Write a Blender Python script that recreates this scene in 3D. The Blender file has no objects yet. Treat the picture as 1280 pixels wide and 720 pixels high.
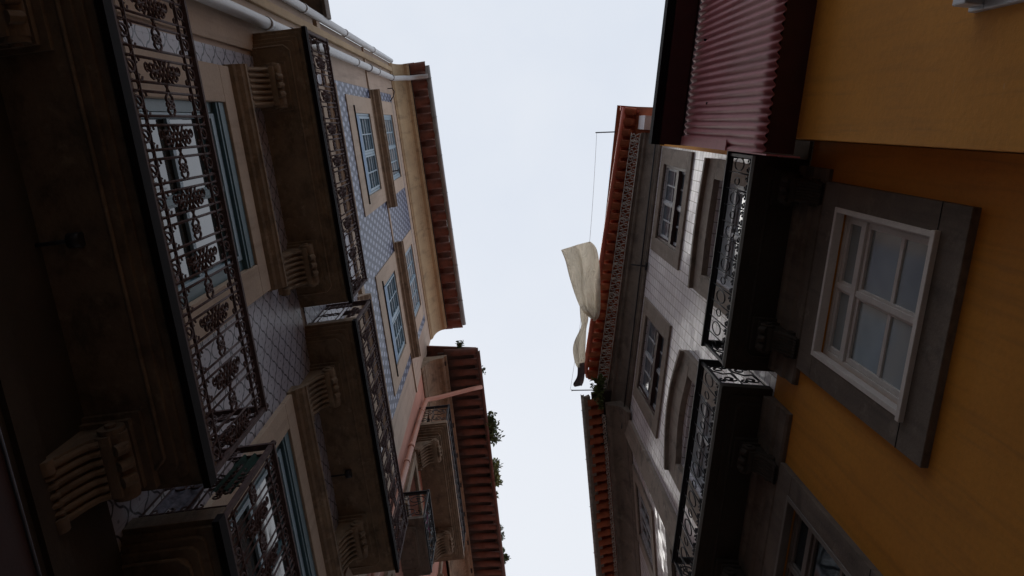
import bpy, math, random
from mathutils import Vector, Matrix
random.seed(7)
S = bpy.context.scene
COL = S.collection
PI = math.pi

# ------------------------------------------------------------------ materials
def newmat(name):
    m = bpy.data.materials.new(name); m.use_nodes = True
    nt = m.node_tree; b = nt.nodes['Principled BSDF']
    return m, nt, b
def N(nt, t, **kw):
    n = nt.nodes.new(t)
    for k, v in kw.items():
        if k in n.inputs: n.inputs[k].default_value = v
        else: setattr(n, k, v)
    return n
def coords(nt, scale=(1, 1, 1)):
    tc = N(nt, 'ShaderNodeTexCoord'); mp = N(nt, 'ShaderNodeMapping')
    mp.inputs['Scale'].default_value = scale
    nt.links.new(tc.outputs['Object'], mp.inputs['Vector'])
    return mp.outputs['Vector']
def mixc(nt, fac, a, b, mode='MIX'):
    n = N(nt, 'ShaderNodeMix', data_type='RGBA', blend_type=mode)
    for i, v in ((0, fac), (6, a), (7, b)):
        if isinstance(v, (int, float)): n.inputs[i].default_value = v
        elif isinstance(v, tuple): n.inputs[i].default_value = (*v, 1)
        else: nt.links.new(v, n.inputs[i])
    return n.outputs[2]
def ramp(nt, fac, p0, p1):
    n = N(nt, 'ShaderNodeMapRange'); n.inputs['From Min'].default_value = p0; n.inputs['From Max'].default_value = p1
    nt.links.new(fac, n.inputs['Value']); return n.outputs['Result']
def noise(nt, vec, sc, det=6, rough=.6):
    n = N(nt, 'ShaderNodeTexNoise', Scale=sc, Detail=det, Roughness=rough)
    nt.links.new(vec, n.inputs['Vector']); return n.outputs['Fac']
def mth(nt, op, a, b=None):
    n = N(nt, 'ShaderNodeMath', operation=op)
    for i, v in ((0, a), (1, b)):
        if v is None: continue
        if isinstance(v, (int, float)): n.inputs[i].default_value = v
        else: nt.links.new(v, n.inputs[i])
    return n.outputs[0]
def bump(nt, b, h, strength=.3, dist=.01):
    n = N(nt, 'ShaderNodeBump', Strength=strength, Distance=dist)
    nt.links.new(h, n.inputs['Height']); nt.links.new(n.outputs['Normal'], b.inputs['Normal'])

def mottled(name, c, c2=None, rough=.85, sc=1.6, amt=.7, stain=None, streak=0.0, bmp=.25, fine=35, metallic=0, blotch=None):
    """weathered surface: two tones on a large noise, speckle, stains that run down the wall"""
    m, nt, b = newmat(name)
    v = coords(nt)
    c2 = c2 or tuple(x * .62 for x in c)
    f = ramp(nt, noise(nt, v, sc), .35, .68)
    col = mixc(nt, mth(nt, 'MULTIPLY', f, amt), c, c2)
    g = ramp(nt, noise(nt, v, fine, 4), .42, .75)
    col = mixc(nt, mth(nt, 'MULTIPLY', g, .22), col, tuple(x * .5 for x in c))
    if streak:
        vs = coords(nt, (5, 5, .35))
        s = ramp(nt, noise(nt, vs, 1.7, 5, .65), .5, .74)
        col = mixc(nt, mth(nt, 'MULTIPLY', s, streak), col, stain or tuple(x * .35 for x in c))
    if blotch:
        o_ = mth(nt, 'MULTIPLY', ramp(nt, noise(nt, v, sc * 2.7, 8, .7), .56, .66), .55)
        col = mixc(nt, o_, col, blotch)
        k_ = mth(nt, 'MULTIPLY', ramp(nt, noise(nt, coords(nt, (1, 1.7, .8)), sc * 1.4, 7, .68), .54, .64), .6)
        col = mixc(nt, k_, col, tuple(x * .3 for x in c))
    nt.links.new(col, b.inputs['Base Color'])
    b.inputs['Roughness'].default_value = rough; b.inputs['Metallic'].default_value = metallic
    if bmp: bump(nt, b, noise(nt, v, fine * .8, 6, .65), bmp, .012)
    return m

def tile_lattice(name, base, line, pu, ph, w, grout):
    """azulejo: an ogee lattice of dark lines with a knot where they meet, on glazed tile squares"""
    m, nt, b = newmat(name)
    tc = N(nt, 'ShaderNodeTexCoord'); sx = N(nt, 'ShaderNodeSeparateXYZ'); nt.links.new(tc.outputs['Object'], sx.inputs[0])
    u, h = sx.outputs['X'], sx.outputs['Z']
    cu = mth(nt, 'COSINE', mth(nt, 'MULTIPLY', u, 2 * PI / pu)); ch = mth(nt, 'COSINE', mth(nt, 'MULTIPLY', h, 2 * PI / ph))
    s3 = mth(nt, 'MULTIPLY', mth(nt, 'COSINE', mth(nt, 'MULTIPLY', h, 6 * PI / ph)), .22)
    f = mth(nt, 'ABSOLUTE', mth(nt, 'ADD', mth(nt, 'ADD', cu, ch), s3))
    ln = mth(nt, 'SUBTRACT', 1.0, ramp(nt, f, w * .7, w * 1.5))
    knot = ramp(nt, mth(nt, 'ABSOLUTE', mth(nt, 'MULTIPLY', cu, ch)), .93, .985)
    knot2 = mth(nt, 'MULTIPLY', knot, .6)
    allm = mth(nt, 'MAXIMUM', ln, knot2)
    tw = coords(nt)
    n1 = ramp(nt, noise(nt, tw, 2.2), .35, .7)
    bcol = mixc(nt, mth(nt, 'MULTIPLY', n1, .5), base, tuple(x * .72 for x in base))
    col = mixc(nt, allm, bcol, line)
    g = mth(nt, 'MAXIMUM', mth(nt, 'GREATER_THAN', mth(nt, 'FRACT', mth(nt, 'MULTIPLY', u, 1 / .14)), .965), mth(nt, 'GREATER_THAN', mth(nt, 'FRACT', mth(nt, 'MULTIPLY', h, 1 / .14)), .965))
    col = mixc(nt, mth(nt, 'MULTIPLY', g, .6), col, grout)
    nt.links.new(col, b.inputs['Base Color']); b.inputs['Roughness'].default_value = .42; b.inputs['Specular IOR Level'].default_value = .3
    bump(nt, b, mth(nt, 'ADD', mth(nt, 'MULTIPLY', g, -1), mth(nt, 'MULTIPLY', n1, .3)), .25, .004)
    return m

def tile_white(name, r0=.32, r1=.5, patch=.34):
    m, nt, b = newmat(name)
    tc = N(nt, 'ShaderNodeTexCoord'); sx = N(nt, 'ShaderNodeSeparateXYZ'); nt.links.new(tc.outputs['Object'], sx.inputs[0])
    u, h = sx.outputs['X'], sx.outputs['Z']
    cb = N(nt, 'ShaderNodeCombineXYZ'); nt.links.new(u, cb.inputs[0]); nt.links.new(h, cb.inputs[1])
    br = N(nt, 'ShaderNodeTexBrick', offset=0.0, squash=1.0)
    br.inputs['Scale'].default_value = 1.0; br.inputs['Brick Width'].default_value = .14; br.inputs['Row Height'].default_value = .14
    br.inputs['Mortar Size'].default_value = .007; br.inputs['Mortar Smooth'].default_value = .3; br.inputs['Bias'].default_value = 0
    br.inputs['Color1'].default_value = (.93, .91, .95, 1); br.inputs['Color2'].default_value = (.80, .77, .82, 1)
    br.inputs['Mortar'].default_value = (.30, .26, .27, 1)
    nt.links.new(cb.outputs[0], br.inputs['Vector'])
    v = coords(nt)
    n1 = ramp(nt, noise(nt, v, 1.3), .45, .75)
    col = mixc(nt, mth(nt, 'MULTIPLY', n1, patch), br.outputs['Color'], (.46, .38, .37))
    vs = coords(nt, (5, 5, .35)); s = ramp(nt, noise(nt, vs, 1.5), .52, .75)
    col = mixc(nt, mth(nt, 'MULTIPLY', s, .35), col, (.25, .21, .20))
    nt.links.new(col, b.inputs['Base Color']); rr_ = N(nt, 'ShaderNodeMapRange'); rr_.inputs['To Min'].default_value = r0; rr_.inputs['To Max'].default_value = r1; nt.links.new(n1, rr_.inputs['Value']); nt.links.new(rr_.outputs['Result'], b.inputs['Roughness']); b.inputs['IOR'].default_value = 1.6
    pt = N(nt, 'ShaderNodeTexWhiteNoise', noise_dimensions='2D'); sn = N(nt, 'ShaderNodeVectorMath', operation='SNAP'); sn.inputs[1].default_value = (.14, .14, .14); nt.links.new(cb.outputs[0], sn.inputs[0]); nt.links.new(sn.outputs[0], pt.inputs['Vector'])
    w = N(nt, 'ShaderNodeTexNoise', Scale=9.0); nt.links.new(v, w.inputs['Vector'])
    bump(nt, b, mth(nt, 'ADD', mth(nt, 'MULTIPLY', br.outputs['Fac'], -1), mth(nt, 'MULTIPLY', w.outputs['Fac'], .8)), .3, .004)
    # every tile sits at its own slight angle in the mortar
    vmf = N(nt, 'ShaderNodeVectorMath', operation='SUBTRACT'); vmf.inputs[1].default_value = (.5, .5, .5); nt.links.new(pt.outputs['Color'], vmf.inputs[0])
    vms = N(nt, 'ShaderNodeVectorMath', operation='SCALE'); vms.inputs['Scale'].default_value = .09; nt.links.new(vmf.outputs[0], vms.inputs[0])
    bl_ = b.inputs['Normal'].links[0].from_socket
    va = N(nt, 'ShaderNodeVectorMath', operation='ADD'); nt.links.new(bl_, va.inputs[0]); nt.links.new(vms.outputs[0], va.inputs[1])
    vn = N(nt, 'ShaderNodeVectorMath', operation='NORMALIZE'); nt.links.new(va.outputs[0], vn.inputs[0]); nt.links.new(vn.outputs[0], b.inputs['Normal'])
    return m

def plain(name, c, rough=.5, metallic=0, var=.25, sc=6, bmp=.1):
    return mottled(name, c, tuple(x * (1 - var) for x in c), rough, sc, 1.0, fine=60, bmp=bmp, metallic=metallic)

def glassmat(name, c, rough=.04, ripple=.02):
    m, nt, b = newmat(name)
    v = coords(nt)
    f = ramp(nt, noise(nt, v, 1.1, 3), .4, .65)
    nt.links.new(mixc(nt, f, c, tuple(x * .6 for x in c)), b.inputs['Base Color'])
    b.inputs['Roughness'].default_value = rough; b.inputs['IOR'].default_value = 1.6
    b.inputs['Specular IOR Level'].default_value = .9
    bump(nt, b, noise(nt, v, 2.5, 2), ripple, .05)
    return m

M = {}
M['plaster_brown'] = mottled('plaster_brown', (.45, .35, .275), (.34, .26, .205), streak=.5, stain=(.15, .11, .09))
M['stone_warm'] = mottled('stone_warm', (.47, .37, .285), (.36, .275, .205), streak=.35, stain=(.13, .09, .06), bmp=.35)
M['stone_ochre'] = mottled('stone_ochre', (.45, .33, .19), (.28, .20, .115), streak=.6, stain=(.13, .09, .055), bmp=.35)
M['stone_balcony'] = mottled('stone_balcony', (.26, .19, .125), (.14, .10, .068), sc=2.6, streak=.6, blotch=(.36, .29, .215), stain=(.06, .045, .03), bmp=.4)
M['stone_shaded'] = mottled('shaded_balcony_stone', (.17, .12, .08), (.08, .056, .04), sc=2.6, streak=.6, blotch=(.24, .18, .13), stain=(.03, .022, .016), bmp=.5)  # balcony stone darkened for the low balconies, shade put into the colour
M['granite'] = mottled('granite', blotch=(.42, .37, .30), c=(.32, .26, .215), c2=(.22, .18, .15), sc=2.2, streak=.45, stain=(.09, .075, .065), bmp=.4, fine=55)
M['granite_dark'] = mottled('granite_dark', blotch=(.25, .21, .175), c=(.185, .148, .12), c2=(.095, .075, .062), sc=1.6, streak=.5, stain=(.04, .034, .03), bmp=.4, fine=50)
M['granite_soffit_and_shade'] = mottled('granite_soffit_and_shade', (.06, .05, .042), (.035, .03, .026), sc=2, bmp=.3)  # dark granite soffits; also the shade colour of the lower left facing
M['yellow'] = mottled('yellow_plaster', (.66, .275, .028), (.54, .215, .022), sc=1.1, streak=.4, stain=(.22, .095, .02), bmp=.2, fine=24)
M['yellow_pale'] = mottled('yellow_plaster_faded', (.72, .31, .040), (.58, .24, .030), sc=.9, streak=.3, stain=(.30, .15, .04), bmp=.2, fine=24)
M['pink'] = mottled('pink_plaster', (.50, .25, .185), (.38, .18, .135), streak=.4, stain=(.2, .1, .08))
M['white_plaster'] = mottled('white_plaster', (.86, .85, .88), (.80, .78, .80), streak=.12, stain=(.4, .37, .37))
M['tile_blue'] = tile_lattice('blue_lattice_tile', (.33, .37, .50), (.010, .018, .065), .15, .46, 1.15, (.22, .22, .26))
M['tile_fish'] = tile_lattice('grey_lattice_tile', (.40, .40, .47), (.02, .02, .032), .21, .25, .22, (.2, .2, .23))
M['tile_white'] = tile_white('white_glazed_tile')
M['tile_gloss'] = tile_white('bright_white_glazed_tile', .12, .22, .08)
M['iron_brown'] = plain('cast_iron_brown', (.13, .09, .092), .7, 0, .5, 20)
M['iron_black'] = plain('wrought_iron_black', (.022, .022, .028), .55, .0, .4, 20)
M['blue_wood'] = plain('blue_painted_wood', (.05, .17, .36), .45, 0, .25)
M['blue_wood_pale'] = plain('pale_blue_painted_wood', (.22, .34, .43), .4, 0, .2)
M['teal_wood'] = plain('teal_painted_wood', (.07, .15, .19), .4, 0, .2)
M['white_wood'] = plain('white_painted_wood', (.74, .70, .67), .45, 0, .12)
M['grey_wood'] = plain('grey_weathered_wood', (.20, .18, .165), .6, 0, .3)
M['white_dirty_wood'] = plain('dirty_white_painted_wood', (.48, .50, .54), .5, 0, .3)
M['redbrown_wood'] = plain('dark_red_brown_wood', (.06, .022, .018), .5, 0, .3)
M['glass_dark'] = glassmat('dark_window_glass', (.02, .035, .045))
M['glass_curtain'] = glassmat('curtained_window_glass', (.34, .39, .41), .1)
M['glass_mid'] = glassmat('dim_reflecting_glass', (.16, .19, .23), .07, .008)
M['glass_net'] = glassmat('net_curtained_glass', (.50, .56, .60), .08)
M['glass_clear'] = glassmat('clear_reflecting_glass', (.07, .08, .085), .05, .03)
M['pvc'] = plain('pale_grey_drain_pipe', (.50, .51, .52), .4, 0, .2, 2)
M['pvc_pink'] = plain('pink_painted_pipe', (.50, .23, .155), .5, 0, .25, 2)
M['zinc'] = plain('grey_zinc_gutter', (.30, .28, .27), .45, .4, .3, 3)
M['gutter_red'] = plain('red_painted_gutter', (.66, .16, .10), .4, 0, .2, 3)
M['terracotta'] = mottled('terracotta_tile', (.50, .14, .06), (.24, .065, .032), sc=4, streak=0, bmp=.3)
M['terracotta_dark'] = mottled('old_terracotta_tile', (.20, .072, .045), (.075, .035, .026), sc=5, bmp=.3)
M['terracotta_brown'] = mottled('dark_brown_terracotta_tile', (.15, .068, .05), (.06, .034, .028), sc=5, bmp=.3)  # darker, browner tile for the pink house eave
M['lace_metal'] = plain('grey_lace_metal', (.62, .58, .53), .55, .1, .5, 15)
M['red_sheet'] = mottled('red_corrugated_sheet', (.52, .18, .205), (.42, .14, .16), rough=.6, sc=2.2, streak=.5, stain=(.18, .055, .06), bmp=.05, fine=10)
M['maroon'] = plain('dark_maroon_boards', (.055, .008, .011), .5, 0, .3)
M['near_black'] = plain('black_gutter_paint', (.008, .006, .008), .85, 0, .3)
M['roof_dark'] = plain('roof_boarding', (.05, .035, .03), .8)
M['linen'] = mottled('unbleached_linen', (.90, .86, .78), (.82, .77, .66), rough=.9, sc=3, bmp=.15)
M['dark_cloth'] = plain('dark_grey_cloth', (.26, .22, .25), .9)
M['green_cloth'] = plain('green_cloth', (.006, .05, .038), .9, 0, .6, 20)
M['mixed_cloth'] = plain('patterned_cloth', (.20, .20, .26), .9, 0, .7, 25)
M['purple_cloth'] = plain('purple_cloth', (.20, .035, .11), .9, 0, .5, 25)
M['leaf'] = mottled('leaf_green', (.07, .12, .035), (.035, .07, .02), sc=20, bmp=0)
M['leaf_pale'] = mottled('leaf_pale_green', (.16, .21, .07), (.07, .11, .035), sc=20, bmp=0)
M['stem'] = plain('stem_brown', (.08, .06, .035), .9)
M['steel'] = plain('galvanised_steel', (.10, .11, .14), .35, .7, .3)
M['rope'] = plain('pale_cord', (.5, .5, .5), .8)
for k_ in ('near_black', 'iron_brown', 'iron_black', 'granite_soffit_and_shade'):
    M[k_].node_tree.nodes['Principled BSDF'].inputs['Specular IOR Level'].default_value = .15 if k_ != 'iron_black' else .35
M['cobble'] = mottled('granite_setts', (.16, .15, .14), (.09, .085, .08), sc=6, bmp=.5)
M['awning_red'] = plain('dark_red_awning_fabric', (.035, .009, .009), .8, 0, .3)
M['alu'] = plain('grey_aluminium', (.42, .42, .44), .35, .3, .15)
# translucent touch for linen
for k_ in ('yellow', 'yellow_pale'):
    t_ = M[k_].node_tree; b_ = t_.nodes['Principled BSDF']; base_ = b_.inputs['Base Color'].links[0].from_socket
    scuff = mth(t_, 'MULTIPLY', ramp(t_, noise(t_, coords(t_, (1, 1, 4)), 4.5, 3), .70, .74), .35)
    drip = mth(t_, 'MULTIPLY', ramp(t_, noise(t_, coords(t_, (9, 9, .5)), 1.2, 6, .7), .56, .72), .30)
    c1_ = mixc(t_, drip, base_, (.20, .11, .045))
    t_.links.new(mixc(t_, scuff, c1_, (.62, .42, .22)), b_.inputs['Base Color'])
lb = M['linen'].node_tree; pb = lb.nodes['Principled BSDF']
tr = N(lb, 'ShaderNodeBsdfTranslucent'); tr.inputs['Color'].default_value = (.96, .91, .82, 1)
mx = N(lb, 'ShaderNodeMixShader'); mx.inputs[0].default_value = .62
lb.links.new(pb.outputs[0], mx.inputs[1]); lb.links.new(tr.outputs[0], mx.inputs[2])
lb.links.new(mx.outputs[0], lb.nodes['Material Output'].inputs['Surface'])

wv = N(lb, 'ShaderNodeTexNoise', Scale=5.0, Detail=6, Roughness=.6, Distortion=1.2); cv = coords(lb, (1, .35, 1)); lb.links.new(cv, wv.inputs['Vector'])
bn = N(lb, 'ShaderNodeBump', Strength=1.0, Distance=.12); lb.links.new(wv.outputs['Fac'], bn.inputs['Height']); lb.links.new(bn.outputs['Normal'], pb.inputs['Normal']); lb.links.new(bn.outputs['Normal'], tr.inputs['Normal'])
# ------------------------------------------------------------------ building frame and mesh builder
EYE = 1.6          # heights are given above the eye, the ground is at z = 0
class House:
    """facade frame: u along the street, d out of the wall towards the street, h height above the eye"""
    def __init__(s, name, yaw, dist, label, category, group=None):
        s.sg = -1 if dist < 0 else 1
        y = math.radians(yaw); s.yaw = yaw
        F = Vector((math.sin(y), math.cos(y), 0)); X = Vector((math.cos(y), -math.sin(y), 0))
        s.org = X * dist
        s.rot = math.atan2(F.y, F.x)
        s.mw = Matrix.Translation(s.org) @ Matrix.Rotation(s.rot, 4, 'Z')
        s.root = empty(name, s.org, s.rot); tag(s.root, label, category, group)
    def P(s, u, d, h): return Vector((u, d * s.sg, h + EYE))
def empty(name, loc, rz=0):
    o = bpy.data.objects.new(name, None); COL.objects.link(o); o.location = loc; o.rotation_euler = (0, 0, rz)
    o.empty_display_size = .2; return o
def tag(o, label=None, cat=None, group=None, kind=None):
    if label: o['label'] = label
    if cat: o['category'] = cat
    if group: o['group'] = group
    if kind: o['kind'] = kind
class MB:
    def __init__(s, H=None): s.v = []; s.f = []; s.H = H; s.sm = []
    def P(s, p): return Vector(s.H.P(*p)) if s.H else Vector(p)
    def face(s, pts, smooth=False):
        i = len(s.v); s.v += [s.P(p) for p in pts]; s.f.append(list(range(i, i + len(pts)))); s.sm.append(smooth)
    def box(s, u0, u1, d0, d1, h0, h1):
        i = len(s.v)
        for u in (u0, u1):
            for d in (d0, d1):
                for h in (h0, h1): s.v.append(s.P((u, d, h)))
        for q in ((0, 1, 3, 2), (4, 6, 7, 5), (0, 4, 5, 1), (2, 3, 7, 6), (0, 2, 6, 4), (1, 5, 7, 3)):
            s.f.append([i + k for k in q]); s.sm.append(False)
        return s
    def prism(s, prof, u0, u1, smooth=False, skew=None, closed=True):
        """profile of (d, h) points swept along u; skew(u, d, h) may bend it"""
        sk = skew or (lambda u, d, h: (u, d, h))
        i = len(s.v); n = len(prof)
        us = [u0, u1] if not skew else [u0 + (u1 - u0) * k / 8 for k in range(9)]
        for u in us:
            for d, h in prof: s.v.append(s.P(sk(u, d, h)))
        for a in range(len(us) - 1):
            for k in range(n if closed else n - 1):
                b = i + a * n
                s.f.append([b + k, b + (k + 1) % n, b + n + (k + 1) % n, b + n + k]); s.sm.append(smooth)
        if closed:
            s.f.append([i + k for k in range(n)]); s.sm.append(False)
            e = i + (len(us) - 1) * n
            s.f.append([e + k for k in reversed(range(n))]); s.sm.append(False)
        return s
    def tube(s, pts, r, n=6, closed=False, cap=True, r2=None):
        P = [s.P(p) for p in pts]; L = len(P)
        if L < 2: return s
        base = len(s.v); prev = None
        for k in range(L):
            a = P[(k - 1) % L] if (closed or k > 0) else P[k]; b = P[(k + 1) % L] if (closed or k < L - 1) else P[k]
            t = (b - a).normalized() if (b - a).length > 1e-9 else Vector((0, 0, 1))
            up = prev if prev is not None else (Vector((0, 1, 0)) if abs(t.y) < .9 else Vector((1, 0, 0)))
            x = (up - t * up.dot(t)); x = x.normalized() if x.length > 1e-6 else t.orthogonal().normalized()
            prev = x; y = t.cross(x)
            rr = r if r2 is None else r + (r2 - r) * k / (L - 1)
            for j in range(n):
                a_ = 2 * PI * j / n; s.v.append(P[k] + x * math.cos(a_) * rr + y * math.sin(a_) * rr)
        for k in range(L if closed else L - 1):
            for j in range(n):
                p, q = base + k * n, base + ((k + 1) % L) * n
                s.f.append([p + j, p + (j + 1) % n, q + (j + 1) % n, q + j]); s.sm.append(True)
        if cap and not closed:
            s.f.append([base + j for j in range(n)]); s.f.append([base + (L - 1) * n + j for j in reversed(range(n))]); s.sm += [False, False]
        return s
    def build(s, name, mat, parent=None, label=None, bevel=0, loc=None, solid=0):
        me = bpy.data.meshes.new(name); me.from_pydata([tuple(v) for v in s.v], [], s.f)
        for p, q in zip(me.polygons, s.sm): p.use_smooth = q
        import bmesh
        bm = bmesh.new(); bm.from_mesh(me); bmesh.ops.recalc_face_normals(bm, faces=bm.faces); bm.to_mesh(me); bm.free()
        me.materials.append(mat)
        o = bpy.data.objects.new(name, me); COL.objects.link(o)
        if parent: o.parent = parent
        if loc is not None: o.location = loc
        if label: o['label'] = label
        if bevel:
            b = o.modifiers.new('b', 'BEVEL'); b.width = bevel; b.segments = 2; b.limit_method = 'ANGLE'; b.angle_limit = .6
        if solid:
            b = o.modifiers.new('s', 'SOLIDIFY'); b.thickness = solid; b.offset = 0
        return o

def wall_mesh(H, u0, u1, h0, h1, holes, thick=.32, d=0.0):
    """front sheet with real openings and their reveals"""
    m = MB(H)
    us = sorted({u0, u1, *[x for q in holes for x in q[:2] if u0 < x < u1]}); hs = sorted({h0, h1, *[x for q in holes for x in q[2:4] if h0 < x < h1]})
    for a, b in zip(us, us[1:]):
        for c, e in zip(hs, hs[1:]):
            mu, mh = (a + b) / 2, (c + e) / 2
            if any(q[0] < mu < q[1] and q[2] < mh < q[3] for q in holes): continue
            m.face([(a, d, c), (b, d, c), (b, d, e), (a, d, e)]); 
    for q in holes:
        a, b, c, e = q[:4]; c = max(c, h0); e = min(e, h1); a = max(a, u0); b = min(b, u1)
        if a >= b or c >= e: continue
        t = d - thick
        m.face([(a, d, c), (a, t, c), (a, t, e), (a, d, e)]); m.face([(b, d, c), (b, d, e), (b, t, e), (b, t, c)])
        m.face([(a, d, e), (a, t, e), (b, t, e), (b, d, e)]); m.face([(a, d, c), (b, d, c), (b, t, c), (a, t, c)])
        m.face([(a, t, c), (b, t, c), (b, t, e), (a, t, e)])
    # top and ends of the sheet
    t = d - thick
    m.face([(u0, d, h1), (u1, d, h1), (u1, t, h1), (u0, t, h1)]); m.face([(u0, d, h0), (u0, t, h0), (u0, t, h1), (u0, d, h1)]); m.face([(u1, d, h0), (u1, d, h1), (u1, t, h1), (u1, t, h0)])
    return m
def ring(m, o, i, d0, d1):
    """rectangular frame between outer o and inner i (u0,u1,h0,h1)"""
    m.box(o[0], o[1], d0, d1, i[3], o[3]); m.box(o[0], o[1], d0, d1, o[2], i[2])
    m.box(o[0], i[0], d0, d1, i[2], i[3]); m.box(i[1], o[1], d0, d1, i[2], i[3])

def surround(H, o, i, parent, mat, d1=.05, sill=True, mould=.0, label=None):
    m = MB(H); ring(m, o, i, -.02, d1)
    if mould:
        ring(m, (o[0], o[1], o[2], o[3]), (o[0] + mould, o[1] - mould, o[2] + mould, o[3] - mould), d1 - .003, d1 + .025)
    if sill: m.box(o[0] - .04, o[1] + .04, -.015, d1 + .07, i[2] - .09, i[2] - .004)
    return m.build('surround', mat, parent, bevel=.006, label=label)

def window(H, i, nu, nh, parent, frame, glass, rec=.16, fr=.06, mun=.026, panel=0, transom=None, lean=None, wname='window', label=None, tilt=0):
    """casement: outer frame, two leaves, muntins nu x nh; glass as its child"""
    a, b, c, e = i
    m = MB(H)
    ring(m, (a, b, c, e), (a + fr, b - fr, c + fr, e - fr), -rec - .06, -rec)
    A, B, C_, E_ = a + fr, b - fr, c + fr, e - fr
    lo = C_ + panel; top = E_
    if panel: m.box(A, B, -rec - .055, -rec - .02, C_, lo); m.box(A + .08, B - .08, -rec - .045, -rec - .008, C_ + .06, lo - .06)
    parts = [(lo, top, nh)]
    if transom:
        t = transom; m.box(A, B, -rec - .065, -rec + .012, t - .035, t + .035)
        parts = [(lo, t - .035, nh), (t + .035, top, 1)]
    mid = (A + B) / 2
    for (p0, p1, rows) in parts:
        st = .042
        for x0, x1 in ((A, mid), (mid, B)):
            ring(m, (x0 + .002, x1 - .002, p0 + .002, p1 - .002), (x0 + st, x1 - st, p0 + st, p1 - st), -rec - .05, -rec - .008)
            w = (x1 - x0 - 2 * st)
            for k in range(1, nu): 
                x = x0 + st + w * k / nu; m.box(x - mun / 2, x + mun / 2, -rec - .042, -rec - .014, p0 + st, p1 - st)
            hh = p1 - p0 - 2 * st
            for k in range(1, rows):
                y = p0 + st + hh * k / rows; m.box(x0 + st, x1 - st, -rec - .0415, -rec - .0145, y - mun / 2, y + mun / 2)
        m.box(mid - .022, mid + .022, -rec - .012, -rec + .006, p0, p1)
    w = m.build(wname, frame, parent, bevel=.003, label=label)
    g = MB(H)
    if tilt:                                  # old loose panes, each leaning a little out of its putty at the head
        nr = max(2, round((top - lo) / .62)); dh = (top - lo) / nr
        for k in range(nr):
            for x0, x1 in ((A, mid), (mid, B)):
                tt = tilt * dh * random.uniform(.8, 1.15)
                g.face([(x0, -rec - .03 - tt / 2, lo + k * dh), (x1, -rec - .03 - tt / 2, lo + k * dh), (x1, -rec - .03 + tt / 2, lo + (k + 1) * dh), (x0, -rec - .03 + tt / 2, lo + (k + 1) * dh)])
    else: g.box(A, B, -rec - .034, -rec - .028, lo, top)
    g.build('glass', glass, w)
    return w

# ------------------------------------------------------------------ ironwork
def arc(cx, cy, rx, ry, a0, a1, n):
    return [(cx + rx * math.cos(a0 + (a1 - a0) * k / n), cy + ry * math.sin(a0 + (a1 - a0) * k / n)) for k in range(n + 1)]
def scroll(cx, cy, r, turns, a0, n=12, s=1):
    return [(cx + r * (1 - .75 * k / n) * math.cos(a0 + s * turns * 2 * PI * k / n), cy + r * (1 - .75 * k / n) * math.sin(a0 + s * turns * 2 * PI * k / n)) for k in range(n + 1)]

def ornate_panel(m, L, Hh, to3, full=True):
    """cast-iron balustrade: pairs of bars, twisted knots and leaf rosettes at mid height, chains of rings along both rails"""
    n = max(1, round(L / .33)); p = L / n; r = .008; c = Hh * .5
    def T(pts, rad=r, closed=False, k=5): m.tube([to3(*q) for q in pts], rad * .95, k, closed)
    for j in range(n + 1):
        x = j * p
        for dx in ((0, .046) if j < n else (0,)): T([(x + dx, .03), (x + dx, Hh - .03)], r, k=4)
        if j == n: break
        x2 = x + p * .5
        for dx in (0, .046): T([(x2 + dx, .03), (x2 + dx, Hh - .03)], r, k=4)
        # twisted knot between the first pairs, linking chain
        k0 = x + .046; k1 = x2
        for s in (-1, 1):
            pts = [(k0 + (k1 - k0) * t / 12, c + s * .045 * math.sin(2 * PI * t / 12) * (1 if t <= 6 else 1)) for t in range(13)]
            T(pts, .008)
            T([(k0 - .046, c + s * .02), (k0, c - s * .02)], .007, k=4)
        m_ = (k0 + k1) / 2
        T(arc(m_, c, .022, .05, 0, 2 * PI, 10)[:-1], .007, True)
        # rosette between second pairs
        q0 = x2 + .046; q1 = x + p; qc = (q0 + q1) / 2; hw = (q1 - q0) / 2
        for s in (-1, 1):
            for tt in (-1, 0, 1):
                T([(qc - hw, c + tt * .05 - s * .05), (qc + hw, c + tt * .05 + s * .05)], .0075, k=4)
            for hh in (.09, .145):
                T(arc(qc - .018, c + s * hh, .017, .026, 0, 2 * PI, 7)[:-1], .008, True, 4); T(arc(qc + .024, c + s * hh, .017, .026, 0, 2 * PI, 7)[:-1], .008, True, 4)
            T([(qc, c + s * .1), (qc, c + s * .20)], .009, k=4)
            T(scroll(qc - .02, c + s * .20, .028, .9, 0, 8, s), .006, k=4)
        # rings and scrolls near both rails
        for y in (.085, Hh - .085):
            for xx in (x + .10, x + .265):
                T(arc(xx, y, .03, .045, 0, 2 * PI, 8)[:-1], .0075, True)
                T([(xx - .04, y - .05), (xx + .04, y + .05)], .007, k=4)
            for xx in (x + .023, x + .188):
                T(arc(xx, y, .028, .055, 0, 2 * PI, 8)[:-1], .007, True, 4)
            sgn = 1 if y < Hh / 2 else -1
            for xx, ss in ((x + .07, 1), (x + .15, -1), (x + .235, 1), (x + .31, -1)):
                T(scroll(xx, y + sgn * .085, .03, .8, PI / 2, 8, ss), .0065, k=4)

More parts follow.
